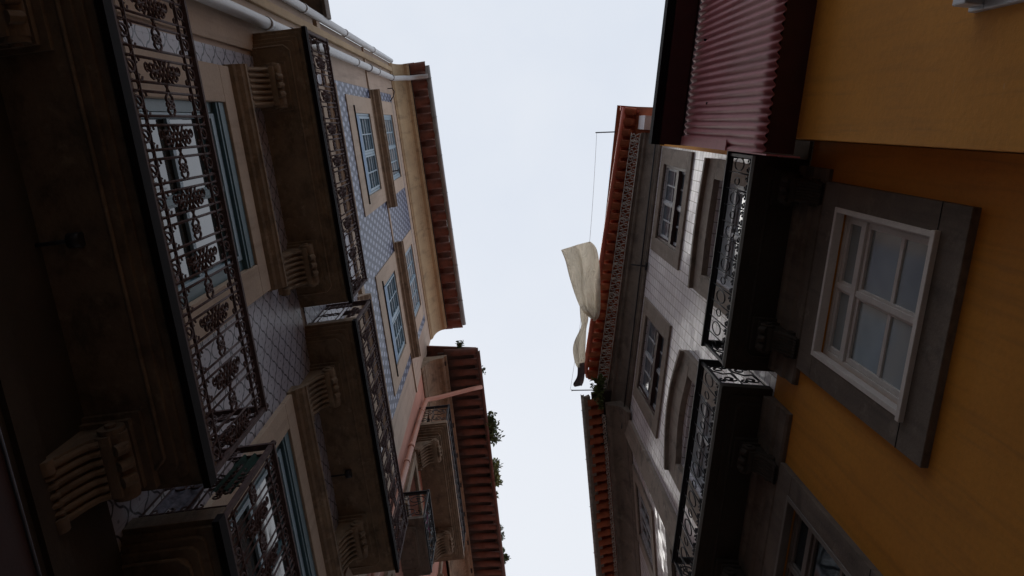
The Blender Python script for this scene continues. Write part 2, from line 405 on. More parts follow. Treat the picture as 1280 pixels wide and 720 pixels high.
def ring_panel(m, L, Hh, to3):
    """wrought-iron balustrade: bars, ovals between them, C scrolls at the foot, a long curl at the ends"""
    n = max(2, round(L / .16)); p = L / n; r = .0065
    def T(pts, rad=r, closed=False, k=5): m.tube([to3(*q) for q in pts], rad, k, closed)
    for j in range(n + 1):
        x = j * p; T([(x, .02), (x, Hh - .02)], .007, k=4)
        if j == n: break
        xc = x + p / 2
        if j % 2 == 0:
            T(arc(xc, Hh * .55, p * .38, Hh * .19, 0, 2 * PI, 12)[:-1], .0065, True)
        else:
            T(arc(xc, Hh * .55, p * .22, Hh * .10, 0, 2 * PI, 8)[:-1], .006, True)
        T(scroll(xc - p * .2, Hh * .15, p * .24, .9, PI / 2, 9, 1), .008); T(scroll(xc + p * .2, Hh * .15, p * .24, .9, PI / 2, 9, -1), .008)
        
def curl_panel(m, L, Hh, to3):
    def T(pts, rad=.008, closed=False, k=5): m.tube([to3(*q) for q in pts], rad, k, closed)
    n = max(1, round(L / .28)); p = L / n
    for j in range(n + 1): T([(j * p, .02), (j * p, Hh - .02)], .008, k=4)
    for j in range(n):
        x = j * p; s = 1 if j % 2 == 0 else -1
        T(scroll(x + p * .38, Hh * .3, p * .34, 1.3, PI, 16, 1)); T(scroll(x + p * .6, Hh * .72, p * .36, 1.3, 0, 16, 1))
        T([(x + p * .04, Hh * .3), (x + p * .1, Hh * .55), (x + p * .5, Hh * .5), (x + p * .9, Hh * .62), (x + p * .96, Hh * .8)])
        T(scroll(x + p * .75, Hh * .22, p * .2, 1, PI / 2, 12, -1)); T(scroll(x + p * .2, Hh * .8, p * .18, 1, PI / 2, 12, 1))

def railing(H, u0, u1, hb, dep, Hh, mat, parent, style, end_style=None, handrail=.022, name='railing'):
    m = MB(H)
    st = {'ornate': ornate_panel, 'ring': ring_panel, 'curl': curl_panel}
    L = u1 - u0
    st[style](m, L, Hh, lambda a, y: (u0 + a, dep, hb + y))
    es = st[end_style or style]
    dl = dep - .03
    for u in (u0, u1):
        es(m, dl, Hh, lambda a, y, u=u: (u, .02 + a, hb + y))
    hr = handrail
    # rails: flat bars
    for y, t, wd in ((0.0, .022, .02), (Hh, .026, hr * 1.1), (.14 if style == 'ornate' else .05, .008, .008), (Hh - .14 if style == 'ornate' else Hh - .07, .008, .008)):
        m.box(u0 - wd, u1 + wd, dep - wd, dep + wd, hb + y - t / 2, hb + y + t / 2)
        for u in (u0, u1): m.box(u - wd, u + wd, .0, dep - wd - .001, hb + y - t / 2 + .0007, hb + y + t / 2 - .0007)
    if style == 'ornate': MB(H).box(u0 - .035, u1 + .035, dep - .015, dep + .022, hb - .10, hb - .0115).build('edge_strip', M['near_black'], parent)
    for u in (u0, u1): m.box(u - .014, u + .014, dep - .014, dep + .014, hb - .02, hb + Hh + .03)
    for u in (u0, u1): m.tube([(u, dep, hb + Hh + .03 + .02 * k / 4) for k in range(5)], .02, 8)
    return m.build(name, mat, parent)

def corbel(H, uc, ht, parent, mat, w=.34, dep=.46, drop=.6):
    """scrolled bracket, fluted front, abacus on top"""
    m = MB(H); a, b = uc - w / 2, uc + w / 2
    m.box(a - .05, b + .05, -.01, dep + .06, ht - .05, ht)
    m.box(a - .025, b + .025, -.01, dep + .02, ht - .085, ht - .05)
    k_ = min(1, dep / .46); D_ = lambda x: dep - x * k_
    prof = [(0, ht - .08), (D_(.05), ht - .08), (dep, ht - .11), (dep + .005, ht - .17), (D_(.03), ht - .225), (D_(.09), ht - .235), (D_(.15), ht - .225),
            (D_(.21), ht - .25), (D_(.26), ht - .31), (D_(.30), ht - .39), (D_(.34), ht - .46), (.075, ht - drop + .06), (.055, ht - drop), (0, ht - drop - .03)]
    m.prism(prof, a, b, True)
    for j in range(7):
        u = a + .025 + (w - .05) * j / 6
        pts = [(u, D_(.12), ht - .235), (u, D_(.2), ht - .255), (u, D_(.26), ht - .32), (u, D_(.31), ht - .40), (u, D_(.35), ht - .47), (u, .085, ht - drop + .05), (u, .05, ht - drop + .01)]
        m.tube([(p[0], p[1] + .006, p[2] - .004) for p in pts], .0165, 7)
    for s, r in ((-1, .062), (1, .062)):
        u = uc + s * (w / 2)
        m.tube([(u - s * .05, D_(.055), ht - .155), (u + s * .025, D_(.055), ht - .155)], r, 14)
        m.tube([(u + s * .02, D_(.055), ht - .155), (u + s * .04, D_(.055), ht - .155)], r * .45, 10)
        m.tube([(u - s * .05, .06, ht - drop + .035), (u + s * .015, .06, ht - drop + .035)], .045, 12)
    m.tube([(a, D_(.02), ht - .155), (b, D_(.02), ht - .155)], .05, 12)
    for k in range(3): m.tube([(uc + (k - 1) * .08, D_(.0), ht - .13), (uc + (k - 1) * .08, dep + .03, ht - .18), (uc + (k - 1) * .08, D_(.0), ht - .225)], .03, 8)
    return m.build('corbel', mat, parent, bevel=.004)

def slab(H, u0, u1, dep, h, parent, mat, name='balcony', steps=((.20, 0.02, .05), (.155, .0, .06), (.11, .03, .09), (.07, .055, .11), (.03, .08, .13), (0, .105, .235))):
    """projecting slab, moulded on three sides; (inset, bottom, top)"""
    m = MB(H)
    def rr(ins, lo, hi, r):
        a, b, D = u0 + ins, u1 - ins, dep - ins
        pts = [(a, -.01)] + [(a + r - r * math.cos(t), D - r + r * math.sin(t)) for t in [k * PI / 12 for k in range(7)]] + [(b - r + r * math.sin(t), D - r + r * math.cos(t)) for t in [k * PI / 12 for k in range(7)]] + [(b, -.01)]
        i = len(m.v); n = len(pts)
        for z in (lo, hi):
            for u, d in pts: m.v.append(m.P((u, d, h + z)))
        for k in range(n):
            m.f.append([i + k, i + (k + 1) % n, i + n + (k + 1) % n, i + n + k]); m.sm.append(False)
        m.f.append([i + k for k in range(n)]); m.f.append([i + n + k for k in reversed(range(n))]); m.sm += [False, False]
    for q, (ins, lo, hi) in enumerate(steps): rr(ins, lo, hi, .012 if ins < .05 else .035 + ins * .15)
    # raised inner bead, like the photograph's moulding line
    ins = .155; bead = [(u0 + ins, .0), (u0 + ins, dep - ins - .05), (u0 + ins + .05, dep - ins), (u1 - ins - .05, dep - ins), (u1 - ins, dep - ins - .05), (u1 - ins, .0)]
    m.tube([(u, d, h + .004) for u, d in bead], .012, 8)
    return m.build(name, mat, parent, bevel=.005)

def eave_tiles(H, u0, u1, d0, d1, h0, h1, mat, parent, pitch=.2, r=.075, skew=None, name='roof_tiles', lip=.05, label=None):
    """rows of barrel tiles seen from below, laid out over the edge; channel tiles between cover tiles"""
    m = MB(H); sk = skew or (lambda u, d, h: (u, d, h))
    n = max(1, round((u1 - u0) / pitch)); p = (u1 - u0) / n
    for j in range(n + 1):
        u = u0 + j * p; jit = random.uniform(-.012, .012)
        # channel tile (hangs down), half round
        for kind in (0, 1):
            uc = u + (p / 2 if kind else 0)
            if uc > u1 + .01: continue
            s = 1 if kind else -1; rr = p * (.36 if kind else .33)
            i = len(m.v); K = 8
            offs = [(0, 0), (1, 0)]
            lift = .045 if kind else 0.0
            for t_ in (0, .5, .5001, 1):
                d = d0 + (d1 + jit + (lip if not kind else .01) - d0) * t_; h = h0 + (h1 - h0) * t_ + lift + (.012 if t_ > .5 else 0)
                for k in range(K + 1):
                    a = PI * k / K
                    x, y = rr * (1.0 if t_ <= .5 else .93) * math.cos(a), s * rr * .75 * math.sin(a)
                    m.v.append(m.P(sk(uc + x, d, h + y)))
            for a_ in range(3):
                for k in range(K):
                    b = i + a_ * (K + 1) + k
                    m.f.append([b, b + 1, b + K + 2, b + K + 1]); m.sm.append(True)
    o = m.build(name, mat, parent, solid=.014, label=label)
    return o
def gutter(H, u0, u1, d, h, r, mat, parent, skew=None, brackets=True, name='gutter', square=False):
    m = MB(H); prof = []
    if square: prof = [(d - r, h + r), (d - r, h - r), (d + r, h - r), (d + r, h + r), (d + r - .012, h + r), (d + r - .012, h - r + .012), (d - r + .012, h - r + .012), (d - r + .012, h + r)]
    else:
        K = 10
        prof = [(d + r * math.cos(PI + PI * k / K), h + r * math.sin(PI + PI * k / K)) for k in range(K + 1)] + [(d + r, h + .02), (d + r - .012, h + .02)] + [(d + (r - .01) * math.cos(2 * PI - PI * k / K), h + (r - .01) * math.sin(2 * PI - PI * k / K)) for k in range(K + 1)]
    m.prism(prof, u0, u1, not square, skew)
    sk = skew or (lambda u, d, h: (u, d, h))
    if brackets:
        n = int((u1 - u0) / .95)
        for j in range(n + 1):
            u = u0 + .3 + j * .95
            if u < u1: m.tube([sk(u, d - r * 1.6, h + .06)] + [sk(u, d + (r + .006) * math.cos(PI + PI * k / 8), h + (r + .006) * math.sin(PI + PI * k / 8)) for k in range(9)], .009, 4)
    return m.build(name, mat, parent)
def moulding(H, prof, u0, u1, mat, parent, name='cornice', skew=None, bevel=0, label=None):
    m = MB(H); m.prism([(-.02, prof[0][1])] + prof + [(-.02, prof[-1][1])], u0, u1, False, skew)
    return m.build(name, mat, parent, bevel=bevel, label=label)
def cove(d0, h0, d1, h1, n=8):
    """quarter hollow from (d0,h0) on the wall up and out to (d1,h1)"""
    return [(d0 + (d1 - d0) * (1 - math.cos(PI / 2 * k / n)), h0 + (h1 - h0) * math.sin(PI / 2 * k / n)) for k in range(n + 1)]
def body(H, u0, u1, hb, ht, mat, parent, depth=6, rise=2.2, over=.5, heave=None, roofmat=None):
    """party walls and roof behind the facade"""
    m = MB(H); m.box(u0 + .01, u1 - .01, -depth, -.33, hb, ht - .05)
    m.build('party_wall', mat, parent)
    r = MB(H); he = heave if heave is not None else ht
    r.prism([(over, he + .12), (-depth / 2, he + rise), (-depth, he + .1), (-depth, he), (-depth / 2, he + rise - .12), (over, he + .06)], u0, u1)
    r.build('roof', roofmat or M['terracotta_dark'], parent)

def lintel(H, u0, u1, h, parent, mat, dep=.17, name='lintel_cornice'):
    m = MB(H)
    m.prism([(-.01, h), (.03, h), (.045, h + .03), (.08, h + .045), (.095, h + .075), (dep - .03, h + .10), (dep - .015, h + .13), (dep, h + .14), (dep, h + .18), (-.01, h + .2)], u0, u1)
    return m.build(name, mat, parent, bevel=.004)

G0 = -EYE    # ground
# =================================================================== LEFT: tiled house with four balconies
L = House('tiled_house', 7.4, -2.2, 'tall brown and blue-tiled house on the left with four ornate iron balconies', 'house', 'houses lining the street')
lo1 = (-.42, .95); lo2 = (2.46, 4.10)
hi1 = (-.40, .97); hi2 = (2.52, 3.98)
ground_holes = [(-.5, 1.0, G0, 1.1), (2.2, 3.7, G0, 1.1)]
holes = [(*lo1, 3.95, 6.66), (*lo2, 3.95, 6.66), (*lo1, 8.1, 10.5), (*lo2, 8.1, 10.5), (*hi1, 13.0, 14.62), (*hi2, 13.0, 14.62), (*hi1, 16.3, 17.9), (*hi2, 16.3, 17.9)]
wall_mesh(L, -1.62, 5.15, G0, 19.05, holes + ground_holes).build('wall', M['plaster_brown'], L.root)
body(L, -1.62, 5.15, G0, 19.0, M['plaster_brown'], L.root, heave=20.2, over=.7)
def tile_field(H, u0, u1, h0, h1, cut, mat, parent, d=.012, name='tile_panel'):
    m = MB(H)
    us = sorted({u0, u1, *[x for q in cut for x in q[:2] if u0 < x < u1]}); hs = sorted({h0, h1, *[x for q in cut for x in q[2:4] if h0 < x < h1]})
    for a, b in zip(us, us[1:]):
        for c, e in zip(hs, hs[1:]):
            if any(q[0] < (a + b) / 2 < q[1] and q[2] < (c + e) / 2 < q[3] for q in cut): continue
            m.box(a, b, -.005, d, c, e)
    return m.build(name, mat, parent)
s_lo1 = (-.72, 1.22); s_lo2 = (2.22, 4.34); s_hi1 = (-.68, 1.24); s_hi2 = (2.22, 4.28)
tile_field(L, -.88, 4.48, 1.6, 7.85, [(*s_lo1, 3, 6.9), (*s_lo2, 3, 6.9)], M['tile_fish'], L.root)
tile_field(L, -.88, 4.48, 8.0, 10.9, [(*s_lo1, 7.0, 10.8), (*s_lo2, 7.0, 10.8)], M['tile_fish'], L.root)
tile_field(L, -.86, 4.48, 11.25, 15.02, [(*s_hi1, 12.45, 15.1), (*s_hi2, 12.45, 15.1)], M['tile_blue'], L.root, name='tile_panel')
tile_field(L, -.86, 4.48, 15.2, 18.35, [(*s_hi1, 15.1, 18.2), (*s_hi2, 15.1, 18.2)], M['tile_blue'], L.root)
m = MB(L); m.box(-1.62, 5.14, -.01, .05, 11.02, 11.24); m.box(-1.62, 5.14, -.01, .028, 15.05, 15.18); m.box(-1.62, -.93, -.01, .022, G0, 10.9); m.box(4.56, 5.14, -.01, .022, G0, 10.9)
m.build('string_course', M['stone_warm'], L.root, bevel=.006)
for (a, b), (c, e) in ((lo1, s_lo1), (lo2, s_lo2)):
    w = window(L, (a, b, 3.95, 6.66), 1, 3, L.root, M['teal_wood'], M['glass_clear'], rec=.0, fr=.085, mun=.05, panel=.4, transom=6.2, tilt=.02)
    bl = MB(L); ring(bl, (a + .09, b - .09, 4.02, 6.44), (a + .13, b - .13, 4.1, 6.36), -.006, .012)
    for hh in (4.55, 5.05, 5.5): bl.box(a + .132, b - .132, -.018, .008, hh, hh + .055)
    bl.build('glazing_bead', M['blue_wood_pale'], w, bevel=.003)
    tb = MB(L); tb.box(a + .003, b - .003, -.003, .035, 6.46, 6.655); tb.box(a + .003, b - .003, .02, .045, 6.50, 6.53); tb.build('head_rail', M['teal_wood'], w, bevel=.004)
    surround(L, (c, e, 3.9, 6.9), (a, b, 3.96, 6.66), w, M['stone_warm'], d1=.055, sill=False)
    lintel(L, c - .02, e + .02, 6.895, L.root, M['stone_balcony'], dep=.16)
    w = window(L, (a, b, 8.1, 10.5), 1, 3, L.root, M['teal_wood'], M['glass_clear'], rec=.05, fr=.07, mun=.04, panel=.4, transom=9.9, tilt=.02)
    surround(L, (c, e, 8.05, 10.8), (a, b, 8.11, 10.5), w, M['stone_warm'], d1=.055, sill=False)
    lintel(L, c - .04, e + .04, 10.805, L.root, M['stone_warm'], dep=.18)
for (a, b), (c, e) in ((hi1, s_hi1), (hi2, s_hi2)):
    w = window(L, (a, b, 13.0, 14.62), 2, 4, L.root, M['blue_wood_pale'], M['glass_net'], rec=.0, fr=.035, mun=.025, panel=.0)
    pn = MB(L); pn.box(a + .04, b - .04, -.02, .016, 13.03, 13.44); pn.build('bottom_panel', M['blue_wood'], w)
    bl = MB(L); 
    mid = (a + b) / 2
    for x0, x1 in ((a + .06, mid - .03), (mid + .03, b - .06)):
        ring(bl, (x0, x1, 13.47, 14.56), (x0 + .03, x1 - .03, 13.51, 14.52), -.0065, .012)
        bl.box((x0 + x1) / 2 - .01, (x0 + x1) / 2 + .01, -.0175, .008, 13.49, 14.53)
        for k in (1, 2, 3): bl.box(x0 + .03, x1 - .03, -.017, .007, 13.49 + k * .265, 13.515 + k * .265)
    bl.build('glazing_bead', M['blue_wood_pale'], w)
    surround(L, (c, e, 12.46, 15.02), (a, b, 13.0, 14.62), w, M['stone_warm'], d1=.03, sill=False)
    t = MB(L); t.box(a - .12, b + .12, .0305, .05, 12.97, 13.0); t.build('sill', M['near_black'], w)
    lintel(L, c - .16, e + .14, 15.0, L.root, M['stone_balcony'], dep=.20)
    w = window(L, (a, b, 16.3, 17.9), 2, 4, L.root, M['blue_wood_pale'], M['glass_net'], rec=.0, fr=.06, mun=.03, panel=0)
    surround(L, (c, e, 15.3, 18.14), (a, b, 16.3, 17.9), w, M['stone_warm'], d1=.03, sill=False)
    t = MB(L); t.box(a - .12, b + .12, .0305, .05, 16.24, 16.29); t.build('sill', M['near_black'], w)
for (a, b) in ((-.5, 1.0), (2.2, 3.7)):
    d = MB(L); ring(d, (a, b, G0, 1.1), (a + .09, b - .09, G0 + .1, 1.0), -.26, -.2); d.box(a + .09, b - .09, -.25, -.215, G0 + .1, 1.0)
    for k in range(4): d.box(a + .2 + (k % 2) * .6, a + .65 + (k % 2) * .6, -.22, -.2, G0 + .3 + (k // 2) * 1.2, G0 + 1.3 + (k // 2) * 1.2)
    d.build('door', M['teal_wood'], L.root)
# balconies
for (uc, lw) in ((.27, 1.37), (3.30, 1.46)):
    for hh in (3.70, 7.86):
        low = hh < 5; bm_ = M['stone_shaded'] if low else M['stone_balcony']
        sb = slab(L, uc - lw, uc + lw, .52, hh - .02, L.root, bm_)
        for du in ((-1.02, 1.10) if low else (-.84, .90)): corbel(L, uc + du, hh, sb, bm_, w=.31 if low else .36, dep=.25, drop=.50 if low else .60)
        railing(L, uc - lw + .03, uc + lw - .03, hh + .135, .52, .95, M['iron_brown'], sb, 'ornate', handrail=.018)
        if low == (uc < 1):
            t = MB(L); hz = hh - .055; uk = uc + (.03 if uc < 1 else .18)
            t.tube([(uk, .02, hz), (uk, .20, hz)], .010, 8); t.tube([(uk, .18, hz + .01), (uk, .24, hz + .01)], .036 if low else .045, 16)
            t.build('drain_spout', M['iron_black'], sb)
# plinth and added dark facing on ground floor
m = MB(L)
for a, b in ((-1.6, -.6), (1.1, 2.1), (3.8, 5.1)): m.box(a, b, -.01, .05, G0, 1.3)
m.box(-1.6, 5.12, -.01, .09, 1.3, 1.5); m.build('plinth', M['granite'], L.root, bevel=.01)
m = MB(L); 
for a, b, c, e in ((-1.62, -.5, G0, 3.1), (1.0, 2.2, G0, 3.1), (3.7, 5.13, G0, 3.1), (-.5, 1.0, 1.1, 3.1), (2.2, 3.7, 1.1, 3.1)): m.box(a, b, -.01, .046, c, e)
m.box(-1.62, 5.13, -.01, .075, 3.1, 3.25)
m.box(-1.62, 5.13, -.01, .03, 3.25, 3.69); m.build('shade_facing', M['granite_soffit_and_shade'], L.root)  # added facing, its near-black colour stands in for shade on the lower wall
# crowning cornice, eave and gutter
moulding(L, [(.02, 18.9), (.035, 18.95), (.05, 18.96), (.05, 19.02)] + cove(.06, 19.03, .30, 19.75) + [(.33, 19.76), (.33, 19.86), (.36, 19.88), (.36, 19.96)], -1.6, 5.13, M['stone_ochre'], L.root)
m = MB(L); m.box(-1.6, 5.12, .05, .38, 19.97, 20.03); m.build('eave_board', M['roof_dark'], L.root)
eave_tiles(L, -1.5, 5.1, .2, .72, 20.2, 20.09, M['terracotta_dark'], L.root, pitch=.42, r=.1)
gutter(L, -1.52, 5.14, .80, 20.04, .062, M['zinc'], L.root)
# downpipes at the near end
def pipe(H, pts, r, mat, parent, joints=(), name='downpipe'):
    m = MB(H); m.tube(pts, r, 14)
    for q in joints:
        a = Vector(q[0]); b = Vector(q[1]); m.tube([tuple(a), tuple(b)], r * 1.16, 14)
    return m.build(name, mat, parent)
ub = -1.22
pipe(L, [(ub, .10, G0 + .02)] + [(ub - .0, .10, h) for h in (5, 10, 15, 18.6)] + [(ub - .01, .13, 18.8), (ub - .03, .25, 19.3), (ub - .04, .34, 19.75), (ub - .05, .45, 19.93), (ub - .05, .62, 19.99), (ub - .05, .80, 20.0)], .058, M['pvc'], L.root,
     [((ub, .10, h), (ub, .10, h + .09)) for h in (5.9, 8.2, 11, 13.5, 16)])
for h in (6.6, 9.5, 12.6, 15.4, 18.1):
    pass
for h in (4.4, 9.2, 14.9, 18.2):
    m = MB(L); m.tube([(ub + .066 * math.cos(a), .10 + .066 * math.sin(a), h) for a in [2 * PI * k / 14 for k in range(14)]], .01, 4, True); m.box(ub - .01, ub + .01, 0, .05, h - .01, h + .01); m.build('pipe_clip', M['zinc'], L.root)
m = MB(L); m.box(-1.50, -1.40, .0, .06, G0, 18.9); m.build('corner_strip', M['stone_ochre'], L.root, bevel=.01)
pipe(L, [(-1.64, .07, G0 + .02), (-1.64, .07, 8), (-1.64, .07, 14), (-1.64, .07, 18.9)], .052, M['pvc'], L.root, [((-1.64, .07, h), (-1.64, .07, h + .08)) for h in (7.6, 10.2, 13, 16)])
# bracket near the gutter drop and small hook by attic window
m = MB(L); m.tube([(-.98, 0, 18.0), (-.98, .10, 18.05), (-.9, .14, 18.02), (-.8, .12, 17.9), (-.7, .05, 17.8)], .012, 6); m.build('cable_bracket', M['iron_black'], L.root); m = MB(L); m.tube([(.75, .05, 16.2), (.75, .18, 16.25), (.7, .2, 16.35), (.8, .22, 16.1)], .012, 6); m.build('cable_bracket', M['iron_black'], L.root)

# =================================================================== LEFT, nearer: lower neighbour
L0 = House('low_house', 7.4, -2.5, 'lower brown house at the top left with a dark boxed eave beside two grey pipes', 'house', 'houses lining the street')
h0s = [(-4.9, -3.8, 3.4, 5.6), (-4.9, -3.8, 7.2, 9.4), (-7.6, -6.5, 3.4, 5.6), (-7.6, -6.5, 7.2, 9.4)]
wall_mesh(L0, -9, -1.66, G0, 11.3, h0s).build('wall', M['plaster_brown'], L0.root)
body(L0, -9, -1.66, G0, 11.3, M['plaster_brown'], L0.root, heave=11.5, over=.42)
for a, b, c, e in h0s:
    w = window(L0, (a, b, c, e), 1, 3, L0.root, M['white_wood'], M['glass_dark']); surround(L0, (a - .16, b + .16, c - .16, e + .16), (a, b, c, e), w, M['granite'])
m = MB(L0); m.box(-9, -1.66, .0, .40, 11.36, 11.5); m.box(-9, -1.66, .40, .45, 11.3, 11.62); m.box(-9, -1.66, .0, .07, 11.1, 11.36); m.build('eave', M['granite_dark'], L0.root, bevel=.01)
m = MB(L0); m.box(-1.86, -1.72, .005, .075, G0, 11.1); m.box(-3.0, -2.8, .005, .05, G0, 11.1); m.build('corner_strip', M['stone_ochre'], L0.root, bevel=.01)

# =================================================================== LEFT, farther: pink house
Pk = House('pink_house', 6.2, -2.095, 'pink plastered house beyond the tiled one, with weeds along its deep tiled eave', 'house', 'houses lining the street')
pd = [(6.1, 7.3, 14.6, 16.3), (6.0, 7.3, 11.6, 13.4), (8.6, 9.9, 11.6, 13.4), (6.0, 7.3, 7.6, 9.9), (9.2, 10.4, 14.6, 16.3)]
wall_mesh(Pk, 5.06, 11.75, G0, 16.9, pd).build('wall', M['pink'], Pk.root)
body(Pk, 5.06, 11.75, G0, 16.9, M['pink'], Pk.root, heave=17.3, over=1.2)
for a, b, c, e in pd:
    w = window(Pk, (a, b, c, e), 1, 3, Pk.root, M['white_dirty_wood'], M['glass_dark']); surround(Pk, (a - .17, b + .17, c - .15, e + .2), (a, b, c, e), w, M['stone_balcony'])
sb = slab(Pk, 5.6, 8.55, .62, 14.2, Pk.root, M['stone_balcony'])
railing(Pk, 5.63, 8.5, 14.40, .60, .9, M['iron_black'], sb, 'ring', 'curl')
corbel(Pk, 6.05, 14.2, sb, M['stone_balcony'], w=.4, dep=.42, drop=.5); corbel(Pk, 8.0, 14.2, sb, M['stone_balcony'], w=.4, dep=.42, drop=.5)
sb = slab(Pk, 5.78, 6.75, .42, 10.9, Pk.root, M['granite_dark'], steps=((0.12, 0, .06), (0, .05, .13)))
railing(Pk, 5.82, 6.72, 11.0, .42, .9, M['iron_black'], sb, 'curl', 'curl')
moulding(Pk, [(.03, 16.3), (.06, 16.36), (.06, 16.44)] + cove(.08, 16.46, .42, 16.9) + [(.46, 16.92), (.46, 17.02), (.52, 17.04), (.52, 17.12)], 5.08, 11.75, M['stone_balcony'], Pk.root)
m = MB(Pk)
for a in [5.2 + k * .75 for k in range(9)]: m.box(a, a + .09, .1, .5, 16.98, 17.03)
m.box(5.08, 11.7, .3, 1.12, 17.31, 17.34); m.build('eave_board', M['roof_dark'], Pk.root)
eave_tiles(Pk, 5.1, 11.75, .45, 1.2, 17.36, 17.22, M['terracotta_brown'], Pk.root, pitch=.245)
gutter(Pk, 5.08, 11.8, 1.235, 17.2, .045, M['terracotta_brown'], Pk.root, brackets=False, name='eave_edge')
pipe(Pk, [(5.22, .07, G0 + .02), (5.3, .07, 8), (5.45, .07, 12), (5.56, .07, 14.5), (5.66, .08, 15.85), (5.68, .13, 15.95), (5.72, .28, 16.1), (5.88, 1.0, 16.9), (5.93, 1.22, 17.12)], .05, M['pvc_pink'], Pk.root,
     [((5.463, .07, 12.3), (5.47, .07, 12.4)), ((5.49, .07, 13), (5.5, .07, 13.15)), ((5.60, .07, 15), (5.61, .07, 15.1))])
# laundry on the small balcony
def cloth_grid(H, f, nu, nv, name, mat, label, cat, group=None, thick=.004):
    o0 = empty_frame(H)
    m = MB(H)
    vs = [[f(i / nu, j / nv) for j in range(nv + 1)] for i in range(nu + 1)]
    i0 = len(m.v)
    for row in vs:
        for p in row: m.v.append(H.mw @ H.P(*p))
    for i in range(nu):
        for j in range(nv):
            a = i0 + i * (nv + 1) + j; m.f.append([a, a + 1, a + nv + 2, a + nv + 1]); m.sm.append(True)
    o = m.build(name, mat, None, solid=thick); recenter(o)
    s_ = o.modifiers.new('ss', 'SUBSURF'); s_.levels = 1; s_.render_levels = 2
    tag(o, label, cat, group); return o
def empty_frame(H): return None
def recenter(o):
    """object origin to the lowest middle of its own mesh"""
    vs = [v.co.copy() for v in o.data.vertices]
    c = Vector((sum(v.x for v in vs) / len(vs), sum(v.y for v in vs) / len(vs), min(v.z for v in vs)))
    for v in o.data.vertices: v.co -= c
    o.location = c
cloth_grid(Pk, lambda a, b: (5.95 + a * .45 + .02 * math.sin(b * 7), .36 + .03 * math.sin(a * 14 + b * 2), 11.85 - b * .75), 12, 8, 'hanging_laundry', M['purple_cloth'], 'purple laundry drying on the small iron balcony of the pink house', 'laundry')
cloth_grid(L, lambda a, b: (1.87 + .02 * math.sin(a * 15 + b * 3), .34 + a * .15, 4.66 - b * .5), 12, 8, 'hanging_cloth', M['green_cloth'], 'green cloth hung over the end of the lowest left iron balcony', 'cloth')
cloth_grid(L, lambda a, b: (1.88 + .02 * math.sin(a * 17 + b * 3), .05 + a * .22, 4.68 - b * .66), 12, 8, 'hanging_cloth', M['mixed_cloth'], 'grey patterned cloth beside the green one on the lowest left balcony', 'cloth')

# =================================================================== RIGHT: white-tiled house with yellow lower storeys
R = House('white_tiled_house', -4.4, 2.8, 'white-tiled house on the right with yellow lower walls, granite windows and red gutter', 'house', 'houses lining the street')
y1 = (.46, 1.62, 4.64, 6.04); y2 = (2.92, 4.08, 4.64, 6.04)
d1 = (.46, 1.64, 7.0, 9.4); d2 = (2.95, 4.15, 7.0, 9.4)
w1 = (.44, 1.62, 11.0, 12.42); w2 = (2.9, 4.16, 11.0, 12.42)
gh = [(.5, 1.6, G0, .9), (2.9, 4.0, G0, .9)]
wall_mesh(R, -.06, 5.2, G0, 6.8, [y1, y2] + gh).build('wall', M['yellow'], R.root, label='yellow plastered lower wall')
wall_mesh(R, -.06, 5.2, 6.8, 13.15, [d1, d2, w1, w2]).build('tiled_wall', M['tile_white'], R.root)
m = MB(R); m.box(-.06, 5.2, -5, -.33, G0, 13.1); m.build('party_wall', M['yellow'], R.root)
m = MB(R); m.prism([(.62, 14.0), (-2.6, 15.6), (-5, 14.2), (-5, 13.1), (-.1, 13.1), (.3, 13.9)], -.45, 4.6); m.build('roof', M['terracotta'], R.root)
m = MB(R); m.box(-.055, .16, .003, .03, 8.6, 12.95); m.build('corner_strip', M['yellow_pale'], R.root)
m = MB(R); m.box(-.055, .10, .003, .03, 6.82, 8.59); m.build('dark_corner_strip', M['granite_dark'], R.root)  # dark strip over the corner tile, below the yellow strip
for q, fm, gm in ((y1, M['white_wood'], M['glass_curtain']), (y2, M['grey_wood'], M['glass_dark'])):
    w = window(R, q, 1, 2, R.root, fm, gm, rec=.03, fr=.045, mun=.045, transom=5.70)
    o = (q[0] - .21, q[1] + .22, 4.34, 6.32)
    surround(R, o, q, w, M['granite_dark'], d1=.05, sill=False)
    s = MB(R); s.box(q[0] - .035, q[1] + .035, -.02, .085, q[2] - .035, q[2] + .012); ring(s, (q[0] - .025, q[1] + .025, q[2] + .012, q[3] + .025), (q[0] + .015, q[1] - .015, q[2] + .012, q[3] - .015), -.01, .058)
    s.build('sill', fm, w, bevel=.004)
    for u0_, u1_ in ((o[0], q[0] - .04), (q[1] + .04, o[1])):
        jo = MB(R); jo.box(u0_, u1_, .0495, .0515, q[2], q[2] + .006); jo.build('stone_joint', M['near_black'], w)
